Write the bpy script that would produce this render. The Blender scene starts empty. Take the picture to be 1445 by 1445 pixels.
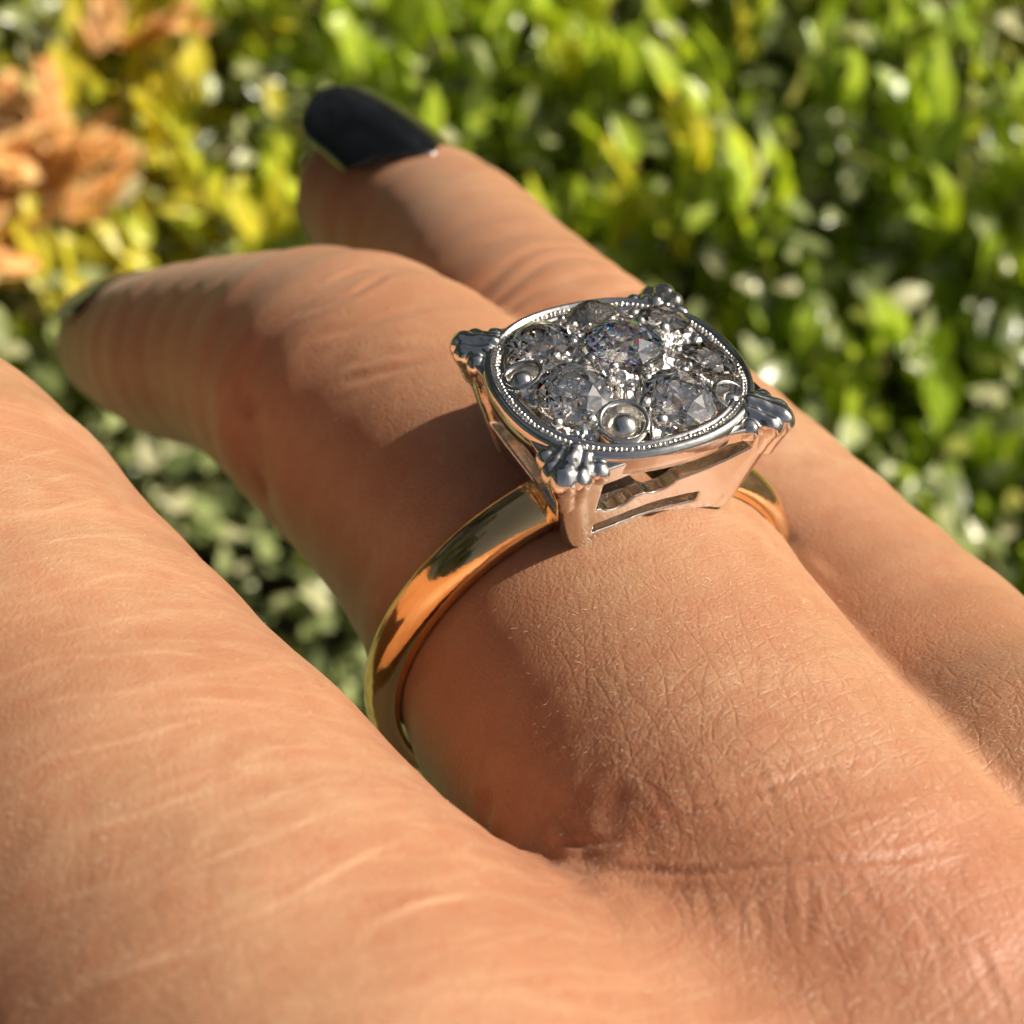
import bpy, math, random
import numpy as np
from mathutils import Vector, Matrix
random.seed(7); rng = np.random.default_rng(7)
C = bpy.context.scene.collection
sc = bpy.context.scene

# ------------------------------------------------------------------ camera
MM = 0.001
F_PX, CX = 2000.0, 722.5            # focal length and centre in photo pixels
PITCH = math.radians(40)
CAM = np.array([0.0, 0.0, 0.56])
cp, sp = math.cos(PITCH), math.sin(PITCH)
# columns: camera right, camera down, camera forward in world axes
RC = np.array([[1, 0, 0], [0, -sp, cp], [0, -cp, -sp]], float)
cam_d = bpy.data.cameras.new('camera'); cam = bpy.data.objects.new('camera', cam_d); C.objects.link(cam)
cam.location = CAM; cam.rotation_euler = (math.radians(90) - PITCH, 0, 0)
cam_d.sensor_width = 36; cam_d.lens = 36 * F_PX / 1445
cam_d.clip_start = 0.002; cam_d.clip_end = 100
cam_d.dof.use_dof = True; cam_d.dof.focus_distance = 0.0550; cam_d.dof.aperture_fstop = 64
sc.camera = cam

def c2w(P): return CAM + (np.atleast_2d(P) * MM) @ RC.T          # camera-space mm -> world metres
def px(x, y, d): return np.array([(x - CX) * d / F_PX, (y - CX) * d / F_PX, d], float)

# ------------------------------------------------------------------ light
SUN_CAM = np.array([.75, -.50, -.37]); SUN_CAM /= np.linalg.norm(SUN_CAM)
SUN = RC @ SUN_CAM                                               # direction towards the sun
sun_el = math.asin(SUN[2]); sun_az = math.atan2(SUN[0], SUN[1])
w = bpy.data.worlds.new('World'); sc.world = w; w.use_nodes = True
nt = w.node_tree
sky = nt.nodes.new('ShaderNodeTexSky'); sky.sky_type = 'NISHITA'; sky.sun_disc = False
sky.sun_elevation = sun_el; sky.sun_rotation = sun_az; sky.dust_density = 4.0; sky.ozone_density = .4; sky.air_density = .8
bg = nt.nodes['Background']; bg.inputs['Strength'].default_value = 0.05
hs = nt.nodes.new('ShaderNodeHueSaturation'); hs.inputs['Saturation'].default_value = .55
nt.links.new(sky.outputs[0], hs.inputs['Color']); nt.links.new(hs.outputs[0], bg.inputs[0])
sl = bpy.data.lights.new('sun', 'SUN'); sl.energy = 5.0; sl.angle = math.radians(0.53); sl.color = (1, .90, .76)
so = bpy.data.objects.new('sun', sl); C.objects.link(so)
so.rotation_euler = Vector(SUN).to_track_quat('Z', 'Y').to_euler(); so.location = (1, 0, 2)
sc.view_settings.view_transform = 'Standard'; sc.view_settings.look = 'None'
sc.view_settings.exposure = 0.57; sc.view_settings.gamma = 1
sc.render.engine = 'CYCLES'
sc.cycles.max_bounces = 16; sc.cycles.transmission_bounces = 14; sc.cycles.glossy_bounces = 6
sc.cycles.diffuse_bounces = 2; sc.cycles.transparent_max_bounces = 8
sc.cycles.caustics_reflective = False; sc.cycles.caustics_refractive = False
sc.cycles.sample_clamp_indirect = 8
sc.cycles.use_adaptive_sampling = True; sc.cycles.adaptive_threshold = .02

# ------------------------------------------------------------------ helpers
def tag(o, label=None, cat=None, group=None, kind=None):
    if label: o['label'] = label
    if cat: o['category'] = cat
    if group: o['group'] = group
    if kind: o['kind'] = kind
    return o
def link(name, me, mat=None, parent=None):
    o = bpy.data.objects.new(name, me); C.objects.link(o)
    if mat is not None and not me.materials: me.materials.append(mat)
    if parent: o.parent = parent
    return o
def mesh_np(name, V, Q, smooth=True):
    V = np.asarray(V, np.float32); Q = np.asarray(Q, np.int32); k = Q.shape[1]
    me = bpy.data.meshes.new(name)
    me.vertices.add(len(V)); me.vertices.foreach_set('co', V.ravel())
    me.loops.add(Q.size); me.loops.foreach_set('vertex_index', Q.ravel())
    me.polygons.add(len(Q))
    me.polygons.foreach_set('loop_start', np.arange(len(Q), dtype=np.int32) * k)
    me.polygons.foreach_set('use_smooth', np.full(len(Q), smooth))
    me.update(calc_edges=True); me.validate()
    return me
def mesh_py(name, V, Fs, smooth=False):
    me = bpy.data.meshes.new(name); me.from_pydata([tuple(v) for v in V], [], Fs)
    for p in me.polygons: p.use_smooth = smooth
    me.update(); return me

def surface_nets(f, lo, hi, h, coarse=4, band=None):
    """dual mesh of the zero set of f (N,3)->(N,), refined by Newton steps"""
    lo = np.array(lo, float); hi = np.array(hi, float)
    n = (np.ceil((hi - lo) / (h * coarse)).astype(int)) * coarse + 1
    H = h * coarse; nc = (n - 1) // coarse
    g = [lo[i] + (np.arange(nc[i]) + .5) * H for i in range(3)]
    G = np.stack(np.meshgrid(*g, indexing='ij'), -1).reshape(-1, 3)
    Dc = f(G).reshape(nc)
    near = np.abs(Dc) < H * 1.25 + (band or 0)
    F = np.repeat(np.repeat(np.repeat(np.where(Dc > 0, 1., -1.), coarse, 0), coarse, 1), coarse, 2)
    F = np.pad(F, ((0, 1),) * 3, mode='edge')
    idx = np.argwhere(near)
    m = np.zeros(n, bool)
    for dx in range(coarse + 1):
        for dy in range(coarse + 1):
            for dz in range(coarse + 1):
                j = idx * coarse + (dx, dy, dz); m[j[:, 0], j[:, 1], j[:, 2]] = True
    ii = np.argwhere(m); F[m] = f(lo + ii * h)
    S = F < 0
    ix = np.zeros(tuple(n - 1), int)
    for dx in (0, 1):
        for dy in (0, 1):
            for dz in (0, 1):
                ix += S[dx:n[0]-1+dx, dy:n[1]-1+dy, dz:n[2]-1+dz]
    act = (ix > 0) & (ix < 8)
    cells = np.argwhere(act); vid = -np.ones(tuple(n - 1), int); vid[act] = np.arange(len(cells))
    acc = np.zeros((len(cells), 3)); cnt = np.zeros(len(cells))
    corners = [(0,0,0),(1,0,0),(0,1,0),(1,1,0),(0,0,1),(1,0,1),(0,1,1),(1,1,1)]
    cv = {c: F[cells[:,0]+c[0], cells[:,1]+c[1], cells[:,2]+c[2]] for c in corners}
    for a in corners:
        for ax in range(3):
            if a[ax]: continue
            b = list(a); b[ax] = 1; b = tuple(b)
            fa, fb = cv[a], cv[b]; x = (fa < 0) != (fb < 0)
            t = np.where(x, fa / np.where(x, fa - fb, 1), 0)
            P = np.array(a, float)[None] + t[:, None] * np.eye(3)[ax]
            acc[x] += P[x]; cnt[x] += 1
    V = lo + (cells + acc / cnt[:, None]) * h
    for it in range(3):
        d = f(V); e = h * .3
        g = np.stack([(f(V + e*np.eye(3)[k]) - f(V - e*np.eye(3)[k])) / (2*e) for k in range(3)], 1)
        g2 = np.maximum((g**2).sum(1), .05)
        V = V - np.clip(d / g2, -h*.6, h*.6)[:, None] * g
    quads = []
    for ax in range(3):
        u, v = (ax + 1) % 3, (ax + 2) % 3
        a = [slice(0, n[i]) for i in range(3)]; b = list(a)
        a[ax] = slice(0, n[ax]-1); b[ax] = slice(1, n[ax])
        e = S[tuple(a)] != S[tuple(b)]
        E = np.argwhere(e)
        ok = (E[:, u] > 0) & (E[:, v] > 0) & (E[:, u] < n[u]-1) & (E[:, v] < n[v]-1)
        E = E[ok]; s = S[tuple(a)][E[:,0], E[:,1], E[:,2]]
        du = np.eye(3, dtype=int)[u]; dv = np.eye(3, dtype=int)[v]
        q = np.stack([vid[tuple((E - du - dv).T)], vid[tuple((E - dv).T)], vid[tuple(E.T)], vid[tuple((E - du).T)]], 1)
        q[~s] = q[~s][:, ::-1]; quads.append(q)
    return V, np.concatenate(quads)
def smin(a, b, k):
    h = np.clip(.5 + .5 * (b - a) / k, 0, 1); return b + (a - b) * h - k * h * (1 - h)
def smax(a, b, k): return -smin(-a, -b, k)
def cone(P, a, b, ra, rb):
    ba = b - a; t = np.clip((P - a) @ ba / (ba @ ba), 0, 1)
    return np.linalg.norm(P - a - t[:, None] * ba, axis=1) - (ra + (rb - ra) * t)
def vnoise(P, seed=0):
    """cheap smooth value noise in -1..1"""
    i = np.floor(P).astype(np.int64); f = P - i; f = f*f*(3-2*f); out = 0
    for dx in (0,1):
        for dy in (0,1):
            for dz in (0,1):
                h = (i[:,0]+dx)*374761393 + (i[:,1]+dy)*668265263 + (i[:,2]+dz)*2147483647 + seed*974711
                h = (h ^ (h >> 13)) * 1274126177; h = ((h ^ (h >> 16)) & 0xffff) / 32767.5 - 1
                wgt = (f[:,0] if dx else 1-f[:,0])*(f[:,1] if dy else 1-f[:,1])*(f[:,2] if dz else 1-f[:,2])
                out = out + h * wgt
    return out

# material helpers
class NT:
    def __init__(s, name):
        s.m = bpy.data.materials.new(name); s.m.use_nodes = True; s.t = s.m.node_tree
        s.b = s.t.nodes['Principled BSDF']; s.o = s.t.nodes['Material Output']
    def n(s, t, **k):
        x = s.t.nodes.new(t)
        for a, v in k.items():
            if a in x.inputs: x.inputs[a].default_value = v
            else: setattr(x, a, v)
        return x
    def l(s, a, b): s.t.links.new(a, b)
    def ramp(s, fac, pts):
        r = s.n('ShaderNodeValToRGB'); e = r.color_ramp.elements
        while len(e) < len(pts): e.new(.5)
        for i, (p, c) in enumerate(pts): e[i].position = p; e[i].color = (*c, 1) if len(c) == 3 else c
        s.l(fac, r.inputs[0]); return r.outputs[0]
    def math(s, op, a, b=None, clamp=False):
        x = s.n('ShaderNodeMath', operation=op); x.use_clamp = clamp
        for i, v in enumerate((a, b)):
            if v is None: continue
            if isinstance(v, (int, float)): x.inputs[i].default_value = v
            else: s.l(v, x.inputs[i])
        return x.outputs[0]
    def mix(s, f, a, b, blend='MIX'):
        x = s.n('ShaderNodeMix', data_type='RGBA', blend_type=blend)
        for i, v in ((0, f), (6, a), (7, b)):
            if isinstance(v, (int, float)): x.inputs[i].default_value = v
            elif isinstance(v, tuple): x.inputs[i].default_value = (*v, 1)
            else: s.l(v, x.inputs[i])
        return x.outputs[2]
G3 = lambda v: (v, v, v)

# ------------------------------------------------------------------ frames fitted to the ring
M_RING = np.array([[.9085, -.4174, .0202], [-.264, -.6107, -.7465], [.324, .6729, -.665]])
u_, _, v_ = np.linalg.svd(M_RING); M_RING = u_ @ v_
T_RING = np.array([4.2269, -5.1432, 56.9805])
HOOP = np.array([-.8, -.3, -13.6]); HR_IN, HR_OUT = 9.5, 10.6

# ================================================================== MATERIALS
def mat_skin():
    s = NT('skin'); tc = s.n('ShaderNodeAttribute', attribute_name='skin_co')
    co = tc.outputs['Vector']
    warp = s.n('ShaderNodeTexNoise', Scale=.35, Detail=2.); s.l(co, warp.inputs['Vector'])
    wv = s.n('ShaderNodeVectorMath', operation='MULTIPLY_ADD'); s.l(warp.outputs['Color'], wv.inputs[0])
    wv.inputs[1].default_value = (1.3, 1.3, 1.3); s.l(co, wv.inputs[2])
    wco = wv.outputs[0]
    def vor(scale3, sc_, rnd=.9, feat='DISTANCE_TO_EDGE'):
        mp = s.n('ShaderNodeMapping'); s.l(wco, mp.inputs[0]); mp.inputs['Scale'].default_value = scale3
        v = s.n('ShaderNodeTexVoronoi', feature=feat); v.inputs['Scale'].default_value = sc_
        v.inputs['Randomness'].default_value = rnd; s.l(mp.outputs[0], v.inputs['Vector']); return v.outputs['Distance']
    # creases across the finger (long lines) and the finer net of cells
    lines = vor((.14, 1.0, .14), .75, .95)
    def lines2(ang, sc_, stretch):
        mp = s.n('ShaderNodeMapping', vector_type='TEXTURE'); s.l(wco, mp.inputs[0])
        mp.inputs['Rotation'].default_value = (0, 0, math.radians(ang)); mp.inputs['Scale'].default_value = (stretch, 1, stretch)
        v = s.n('ShaderNodeTexVoronoi', feature='DISTANCE_TO_EDGE'); v.inputs['Scale'].default_value = sc_
        s.l(mp.outputs[0], v.inputs['Vector']); return v.outputs['Distance']
    cells = s.math('MINIMUM', lines2(11, 1.25, 5.), lines2(76, 1.2, 4.))
    cells = s.math('MINIMUM', cells, s.math('ADD', vor((1, 1, 1), 1.9, .8), .075))
    fine = vor((1, 1.2, 1), 3.2, 1.0)
    h1 = s.ramp(lines, [(0, G3(0)), (.035, G3(.5)), (.08, G3(.9)), (.14, G3(1))])
    h2 = s.ramp(cells, [(0, G3(0)), (.04, G3(.5)), (.10, G3(.85)), (.2, G3(1))])
    h3 = s.ramp(fine, [(0, G3(0)), (.2, G3(.75)), (.6, G3(1))])
    mk = s.n('ShaderNodeAttribute', attribute_name='skin_mask')     # r: knuckle net, g: long lines, b: redness
    sep = s.n('ShaderNodeSeparateColor'); s.l(mk.outputs['Color'], sep.inputs[0])
    nz = s.n('ShaderNodeTexNoise', Scale=6.5, Detail=4., Roughness=.6); s.l(co, nz.inputs['Vector'])
    nf = s.n('ShaderNodeTexNoise', Scale=22., Detail=2.); s.l(co, nf.inputs['Vector'])
    hh = s.math('ADD', s.math('MULTIPLY', h1, s.math('MULTIPLY', sep.outputs[1], .003)),
                s.math('MULTIPLY', h2, s.math('MULTIPLY', sep.outputs[0], .017)))
    hh = s.math('ADD', hh, s.math('MULTIPLY', h3, .008))
    hh = s.math('ADD', hh, s.math('MULTIPLY', nz.outputs[0], .042))
    hh = s.math('ADD', hh, s.math('MULTIPLY', nf.outputs[0], .012))
    bp = s.n('ShaderNodeBump'); bp.inputs['Strength'].default_value = 1; bp.inputs['Distance'].default_value = MM * 1.0
    s.l(hh, bp.inputs['Height']); s.l(bp.outputs[0], s.b.inputs['Normal'])
    # colour
    n1 = s.n('ShaderNodeTexNoise', Scale=.13, Detail=3.); s.l(co, n1.inputs['Vector'])
    n2 = s.n('ShaderNodeTexNoise', Scale=.9, Detail=4., Roughness=.65); s.l(co, n2.inputs['Vector'])
    c = s.ramp(n1.outputs[0], [(.3, (.385, .190, .100)), (.5, (.435, .232, .128)), (.7, (.46, .270, .152))])
    c = s.mix(s.ramp(n2.outputs[0], [(.35, G3(0)), (.7, G3(.6))]), c, (.39, .155, .08))
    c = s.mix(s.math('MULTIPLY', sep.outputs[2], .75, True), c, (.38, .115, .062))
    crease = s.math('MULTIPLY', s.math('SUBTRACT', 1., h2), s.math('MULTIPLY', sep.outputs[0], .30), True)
    c = s.mix(crease, c, (.32, .135, .07))  # creases redder, with their shade put into the colour
    # long lines of the tensed finger: ridge highlights painted as a paler colour
    ridge_highlight = s.math('MULTIPLY', s.math('SUBTRACT', 1., h1), s.math('MULTIPLY', sep.outputs[1], .24), True)
    c = s.mix(ridge_highlight, c, (.54, .33, .20))
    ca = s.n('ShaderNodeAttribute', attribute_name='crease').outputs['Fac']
    c = s.mix(s.math('MULTIPLY', ca, .5, True), c, (.34, .125, .065))  # traced folds: reddening plus fold shade put into the colour
    c = s.mix(s.math('MULTIPLY', ca, -.45, True), c, (.60, .38, .23))  # traced pale lines: thin ridge highlight painted into the colour
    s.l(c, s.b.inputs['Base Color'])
    r = s.ramp(nz.outputs[0], [(.3, G3(.27)), (.7, G3(.46))]); s.l(r, s.b.inputs['Roughness'])
    s.b.inputs['Subsurface Weight'].default_value = .3
    s.b.inputs['Subsurface Radius'].default_value = (1, .36, .18)
    s.b.inputs['Subsurface Scale'].default_value = .0007
    s.b.inputs['Specular IOR Level'].default_value = .5
    s.b.inputs['Sheen Weight'].default_value = .08; s.b.inputs['Sheen Roughness'].default_value = .4
    return s.m
def mat_metal(name, col, rough, bump=.006, scale=3.0):
    s = NT(name); s.b.inputs['Metallic'].default_value = 1
    tc = s.n('ShaderNodeTexCoord'); mp = s.n('ShaderNodeMapping'); mp.inputs['Scale'].default_value = (1000,)*3
    s.l(tc.outputs['Object'], mp.inputs[0])
    n1 = s.n('ShaderNodeTexNoise', Scale=scale, Detail=5.); s.l(mp.outputs[0], n1.inputs['Vector'])
    n2 = s.n('ShaderNodeTexNoise', Scale=.8, Detail=2.); s.l(mp.outputs[0], n2.inputs['Vector'])
    ms = s.n('ShaderNodeMapping'); ms.inputs['Scale'].default_value = (900, 14000, 2500); ms.inputs['Rotation'].default_value = (.3, .2, .7); s.l(tc.outputs['Object'], ms.inputs[0])
    n4 = s.n('ShaderNodeTexNoise', Scale=1.6, Detail=3., Roughness=.7); s.l(ms.outputs[0], n4.inputs['Vector'])
    h = s.math('ADD', s.math('MULTIPLY', n1.outputs[0], bump), s.math('MULTIPLY', n2.outputs[0], bump*2.2))
    h = s.math('ADD', h, s.math('MULTIPLY', n4.outputs[0], .0022))
    bp = s.n('ShaderNodeBump'); bp.inputs['Distance'].default_value = MM; s.l(h, bp.inputs['Height'])
    s.l(bp.outputs[0], s.b.inputs['Normal'])
    s.b.inputs['Base Color'].default_value = (*col, 1)
    n3 = s.n('ShaderNodeTexNoise', Scale=1.3, Detail=6., Roughness=.7); s.l(mp.outputs[0], n3.inputs['Vector'])
    s.l(s.ramp(n3.outputs[0], [(.35, G3(rough*.6)), (.7, G3(rough*1.7))]), s.b.inputs['Roughness'])
    return s.m
def mat_diamond(name, spread, tint):
    s = NT(name)
    # dispersion: red, green and blue refract at their own index, like the stone
    adds = None
    for col, ior in (((tint[0], 0, 0), 2.417 - spread), ((0, tint[1], 0), 2.417), ((0, 0, tint[2]), 2.417 + spread*1.3)):
        r = s.n('ShaderNodeBsdfRefraction'); r.inputs['Color'].default_value = (*[c*.985 for c in col], 1)
        r.inputs['Roughness'].default_value = 0.0; r.inputs['IOR'].default_value = ior
        if adds is None: adds = r.outputs[0]
        else:
            a = s.n('ShaderNodeAddShader'); s.l(adds, a.inputs[0]); s.l(r.outputs[0], a.inputs[1]); adds = a.outputs[0]
    g = s.n('ShaderNodeBsdfGlossy'); g.inputs['Roughness'].default_value = 0.0
    fr = s.n('ShaderNodeFresnel'); fr.inputs['IOR'].default_value = 2.417
    mx = s.n('ShaderNodeMixShader'); s.l(fr.outputs[0], mx.inputs[0]); s.l(adds, mx.inputs[1]); s.l(g.outputs[0], mx.inputs[2])
    gl = s.n('ShaderNodeBsdfGlass'); gl.inputs['Roughness'].default_value = 0; gl.inputs['IOR'].default_value = 2.417
    ge = s.n('ShaderNodeNewGeometry'); m2 = s.n('ShaderNodeMixShader')
    s.l(ge.outputs['Backfacing'], m2.inputs[0]); s.l(mx.outputs[0], m2.inputs[1]); s.l(gl.outputs[0], m2.inputs[2])
    s.l(m2.outputs[0], s.o.inputs['Surface']); return s.m
def mat_stone():
    s = NT('diamond'); gl = s.n('ShaderNodeBsdfGlass'); gl.inputs['Color'].default_value = (.99, .97, .94, 1)
    gl.inputs['Roughness'].default_value = 0; gl.inputs['IOR'].default_value = 2.417
    s.l(gl.outputs[0], s.o.inputs['Surface']); return s.m
def mat_nail():
    s = NT('black_nail_polish'); b = s.b
    b.inputs['Base Color'].default_value = (.002, .002, .002, 1); b.inputs['Roughness'].default_value = .24
    tc = s.n('ShaderNodeTexCoord'); mp = s.n('ShaderNodeMapping'); mp.inputs['Scale'].default_value = (1000,)*3
    s.l(tc.outputs['Object'], mp.inputs[0])
    n1 = s.n('ShaderNodeTexNoise', Scale=.5, Detail=2.); s.l(mp.outputs[0], n1.inputs['Vector'])
    b.inputs['Coat Weight'].default_value = .5; b.inputs['Coat Roughness'].default_value = .08; return s.m
def mat_leaf(name, pts, rough=.38, trans=.45, spec=.5):
    s = NT(name)
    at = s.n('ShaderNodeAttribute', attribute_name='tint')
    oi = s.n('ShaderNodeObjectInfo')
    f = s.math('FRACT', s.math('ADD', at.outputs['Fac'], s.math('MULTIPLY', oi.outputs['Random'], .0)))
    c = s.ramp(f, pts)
    tc = s.n('ShaderNodeTexCoord'); nz = s.n('ShaderNodeTexNoise', Scale=90., Detail=3.); s.l(tc.outputs['Object'], nz.inputs['Vector'])
    c = s.mix(s.ramp(nz.outputs[0], [(.4, G3(0)), (.7, G3(.35))]), c, (.20, .22, .05))
    s.l(c, s.b.inputs['Base Color']); s.b.inputs['Roughness'].default_value = rough
    s.b.inputs['Specular IOR Level'].default_value = spec
    bp = s.n('ShaderNodeBump'); bp.inputs['Distance'].default_value = .0012; s.l(nz.outputs[0], bp.inputs['Height'])
    s.l(bp.outputs[0], s.b.inputs['Normal'])
    tr = s.n('ShaderNodeBsdfTranslucent')
    s.l(s.mix(1., c, (1.2, 1.15, .5), 'MULTIPLY'), tr.inputs[0])
    mx = s.n('ShaderNodeMixShader'); mx.inputs[0].default_value = trans
    s.l(s.b.outputs[0], mx.inputs[1]); s.l(tr.outputs[0], mx.inputs[2]); s.l(mx.outputs[0], s.o.inputs['Surface'])
    return s.m
def mat_plain(name, c1, c2, scale, rough=.9, bump=.003):
    s = NT(name); tc = s.n('ShaderNodeTexCoord')
    n1 = s.n('ShaderNodeTexNoise', Scale=scale, Detail=8., Roughness=.7); s.l(tc.outputs['Object'], n1.inputs['Vector'])
    s.l(s.ramp(n1.outputs[0], [(.35, c1), (.65, c2)]), s.b.inputs['Base Color']); s.b.inputs['Roughness'].default_value = rough
    bp = s.n('ShaderNodeBump'); bp.inputs['Distance'].default_value = bump; s.l(n1.outputs[0], bp.inputs['Height'])
    s.l(bp.outputs[0], s.b.inputs['Normal']); return s.m
SKIN = mat_skin()
PLAT = mat_metal('white_metal', (.80, .77, .71), .10, bump=.012)
PLAT_R = mat_metal('engraved_white_metal', (.84, .81, .76), .20, bump=.05, scale=6.)
GRAIN = mat_metal('grained_white_metal', (.80, .76, .68), .22, bump=.10, scale=11.)
GOLD = mat_metal('yellow_gold', (.92, .61, .28), .10, bump=.008)
BEADM = mat_metal('bead_metal', (.86, .83, .78), .20, bump=.02, scale=5.); DIAM = mat_stone(); DIAM_C = mat_diamond('centre_diamond', .030, (1, .98, .94)); NAIL = mat_nail()

# ================================================================== HAND
R_ = lambda *v: np.array(v, float)
hoop_c = T_RING + M_RING @ HOOP
Y_ = M_RING[:, 1]; Xr = M_RING[:, 0]; Zn = M_RING[:, 2]
ring_f = [(hoop_c - Y_*46 - Xr*1 + Zn*-4, 12.0), (hoop_c - Y_*33 - Zn*1.5, 11.4), (hoop_c - Y_*20 - Xr*.8, 9.9), (hoop_c - Y_*9 - Xr*.3, 9.25), (hoop_c, 9.1),
          (px(668, 704, 72.5), 8.3), (px(506, 564, 80), 8.0), (px(360, 508, 90), 6.3), (px(248, 498, 100), 5.7), (px(168, 488, 112), 4.5)]
pinky_f = [(hoop_c - Y_*42 + Xr*19 - Zn*7, 11.0), (px(1560, 1330, 56), 9.8), (px(1390, 1160, 62), 8.6), (px(1178, 908, 72), 7.5), (px(965, 690, 79), 7.1), (px(795, 548, 85), 7.4), (px(695, 430, 93), 6.5), (px(640, 358, 100), 6.2), (px(534, 282, 111), 6.1)]
middle_f = [(R_(4, 34, 30), 12.5), (R_(-1, 26.5, 37), 11.5), (R_(-7.7, 18.3, 46), 9.9), (R_(-18.1, 9.8, 56), 9.3), (R_(-23.6, 5.6, 61), 9.4), (R_(-29.0, 1.4, 66), 9.6), (R_(-40, -3, 80), 8.3), (R_(-47, -2, 96), 7.0), (R_(-51, 2, 108), 6.0)]
index_f = [(R_(-14, 40, 26), 13), (R_(-24, 31, 34), 11), (R_(-38, 21, 47), 9.5), (R_(-52, 11, 60), 9.8), (R_(-63, 8, 76), 8.3), (R_(-68, 12, 94), 6.5)]
thumb_f = [(R_(2, 92, 12), 15), (R_(-20, 78, 22), 13), (R_(-38, 62, 42), 11), (R_(-48, 50, 60), 10), (R_(-52, 42, 78), 8)]
wrist = R_(48, 78, -14)
def spline(F, k=3):
    P = [2*F[0][0] - F[1][0]] + [p for p, _ in F] + [2*F[-1][0] - F[-2][0]]
    Rr = [F[0][1]] + [q for _, q in F] + [F[-1][1]]; out = []
    for i in range(1, len(P) - 2):
        for j in range(k):
            t = j/k; h = lambda a, b, c, d: .5*((2*b) + (c-a)*t + (2*a-5*b+4*c-d)*t*t + (3*b-a-3*c+d)*t**3)
            out.append((h(*P[i-1:i+3]), h(*Rr[i-1:i+3]) + .22))
    out.append((F[-1][0], F[-1][1] + .2)); return out
FING = [spline(ring_f), spline(pinky_f), spline(middle_f, 2), index_f, thumb_f]
LO = np.array([-76, -38, -34.]); HI = np.array([80, 112, 124.])
def f_hand(P):
    P = np.atleast_2d(P); out = np.full(len(P), 50.)
    ds = []
    for F in FING:
        d = np.full(len(P), 60.)
        A = np.array([p for p, r in F]); r = max(q for _, q in F) + 9
        m = ((P > A.min(0) - r) & (P < A.max(0) + r)).all(1)
        Q = P[m]; dd = np.full(len(Q), 60.)
        for (a, ra), (b, rb) in zip(F[:-1], F[1:]):
            dd = smin(dd, cone(Q, a, b, ra, rb), .5)
        d[m] = dd; ds.append(d)
    # palm: metacarpals to the wrist
    palm = np.full(len(P), 60.)
    for F, w_ in ((ring_f, 0), (pinky_f, 1), (middle_f, 0), (index_f, 0)):
        palm = smin(palm, cone(P, F[0][0], wrist - Zn*3, F[0][1], 17), 5.)
    palm = smin(palm, cone(P, F_c1, F_c2, 11, 15), 8.)
    out = ds[0]
    out = smin(out, ds[2], 1.3 + 5.5*np.clip((-((P - T_RING) @ M_RING[:, 1]) - 15)/9, 0, 1))          # ring / middle: crisp web
    out = smin(out, ds[1], .9)
    out = smin(out, ds[3], 1.5); out = smin(out, ds[4], 3.)
    # web skin between the ring and middle finger, and ring and little finger
    out = smin(out, cone(P, *WEB1), 3.2)
    out = smin(out, cone(P, *WEB2), 3.0)
    out = smin(out, cone(P, *WEB3), 5.); out = smin(out, cone(P, *WEB4), 1.8)
    out = smin(out, palm, 7.)
    return out
F_c1 = R_(16, 40, 34); F_c2 = wrist
WEB1 = (hoop_c - Y_*21 - Xr*4 - Zn*2.0, R_(-3.5, 19.5, 43.5), 7.2, 7.2)
WEB2 = (hoop_c - Y_*30 - Zn*2, hoop_c - Y_*28 + Xr*14 - Zn*4, 8.5, 8.)
WEB3 = (hoop_c - Y_*33 - Xr*10 - Zn*1.5, R_(0, 28, 35), 10.3, 10.5)
WEB4 = (hoop_c - Y_*13 + Xr*10.5 - Zn*5.0, hoop_c - Y_*30 + Xr*11 - Zn*4.0, 7.0, 8.6)
VH, QH = surface_nets(f_hand, LO, HI, .62, coarse=4)
e = .25
def grad(f, V, e):
    g = np.stack([(f(V + e*np.eye(3)[k]) - f(V - e*np.eye(3)[k])) for k in range(3)], 1)
    return g / np.maximum(np.linalg.norm(g, axis=1, keepdims=True), 1e-9)
# one linear refinement so folds have enough vertices
def subdiv(V, Q, keep):
    """split every quad flagged in keep into four (T-junctions avoided by splitting all edges of kept quads only inside one region)"""
    E = np.concatenate([Q[:, [0,1]], Q[:, [1,2]], Q[:, [2,3]], Q[:, [3,0]]]); Es = np.sort(E, 1)
    U, inv = np.unique(Es, axis=0, return_inverse=True); inv = inv.ravel()
    mid = (V[U[:,0]] + V[U[:,1]]) / 2; cen = V[Q].mean(1)
    nV, nE = len(V), len(U); n = len(Q)
    e0, e1, e2, e3 = [nV + inv[i*n:(i+1)*n] for i in range(4)]; c = nV + nE + np.arange(n)
    Q2 = np.concatenate([np.stack([Q[:,0], e0, c, e3], 1), np.stack([e0, Q[:,1], e1, c], 1), np.stack([c, e1, Q[:,2], e2], 1), np.stack([e3, c, e2, Q[:,3]], 1)])
    return np.concatenate([V, mid, cen]), Q2
# keep the parts of the hand far outside the frame coarse: only the visible region gets refined, seams lie out of view
cen = VH[QH].mean(1); vis = (cen[:, 2] > 20) & (np.abs(cen[:, 0]) < cen[:, 2]*.42 + 4) & (np.abs(cen[:, 1]) < cen[:, 2]*.42 + 4)
Vv, Qv = subdiv(VH, QH[vis], None)
def settle(V, n0, lim):
    d = f_hand(V[n0:]); gg = grad(f_hand, V[n0:], .3); V[n0:] -= np.clip(d, -lim, lim)[:, None] * gg; return V
Vv = settle(Vv, len(VH), .3)
c_ = Vv[Qv].mean(1); fin = (c_[:, 2] < 92) & (np.abs(c_[:, 0]) < c_[:, 2]*.375 + .5) & (np.abs(c_[:, 1]) < c_[:, 2]*.375 + .5)
gq = grad(f_hand, c_, .3); fin &= (gq*c_).sum(1) < .15*np.linalg.norm(c_, axis=1)      # the side that can be seen
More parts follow.
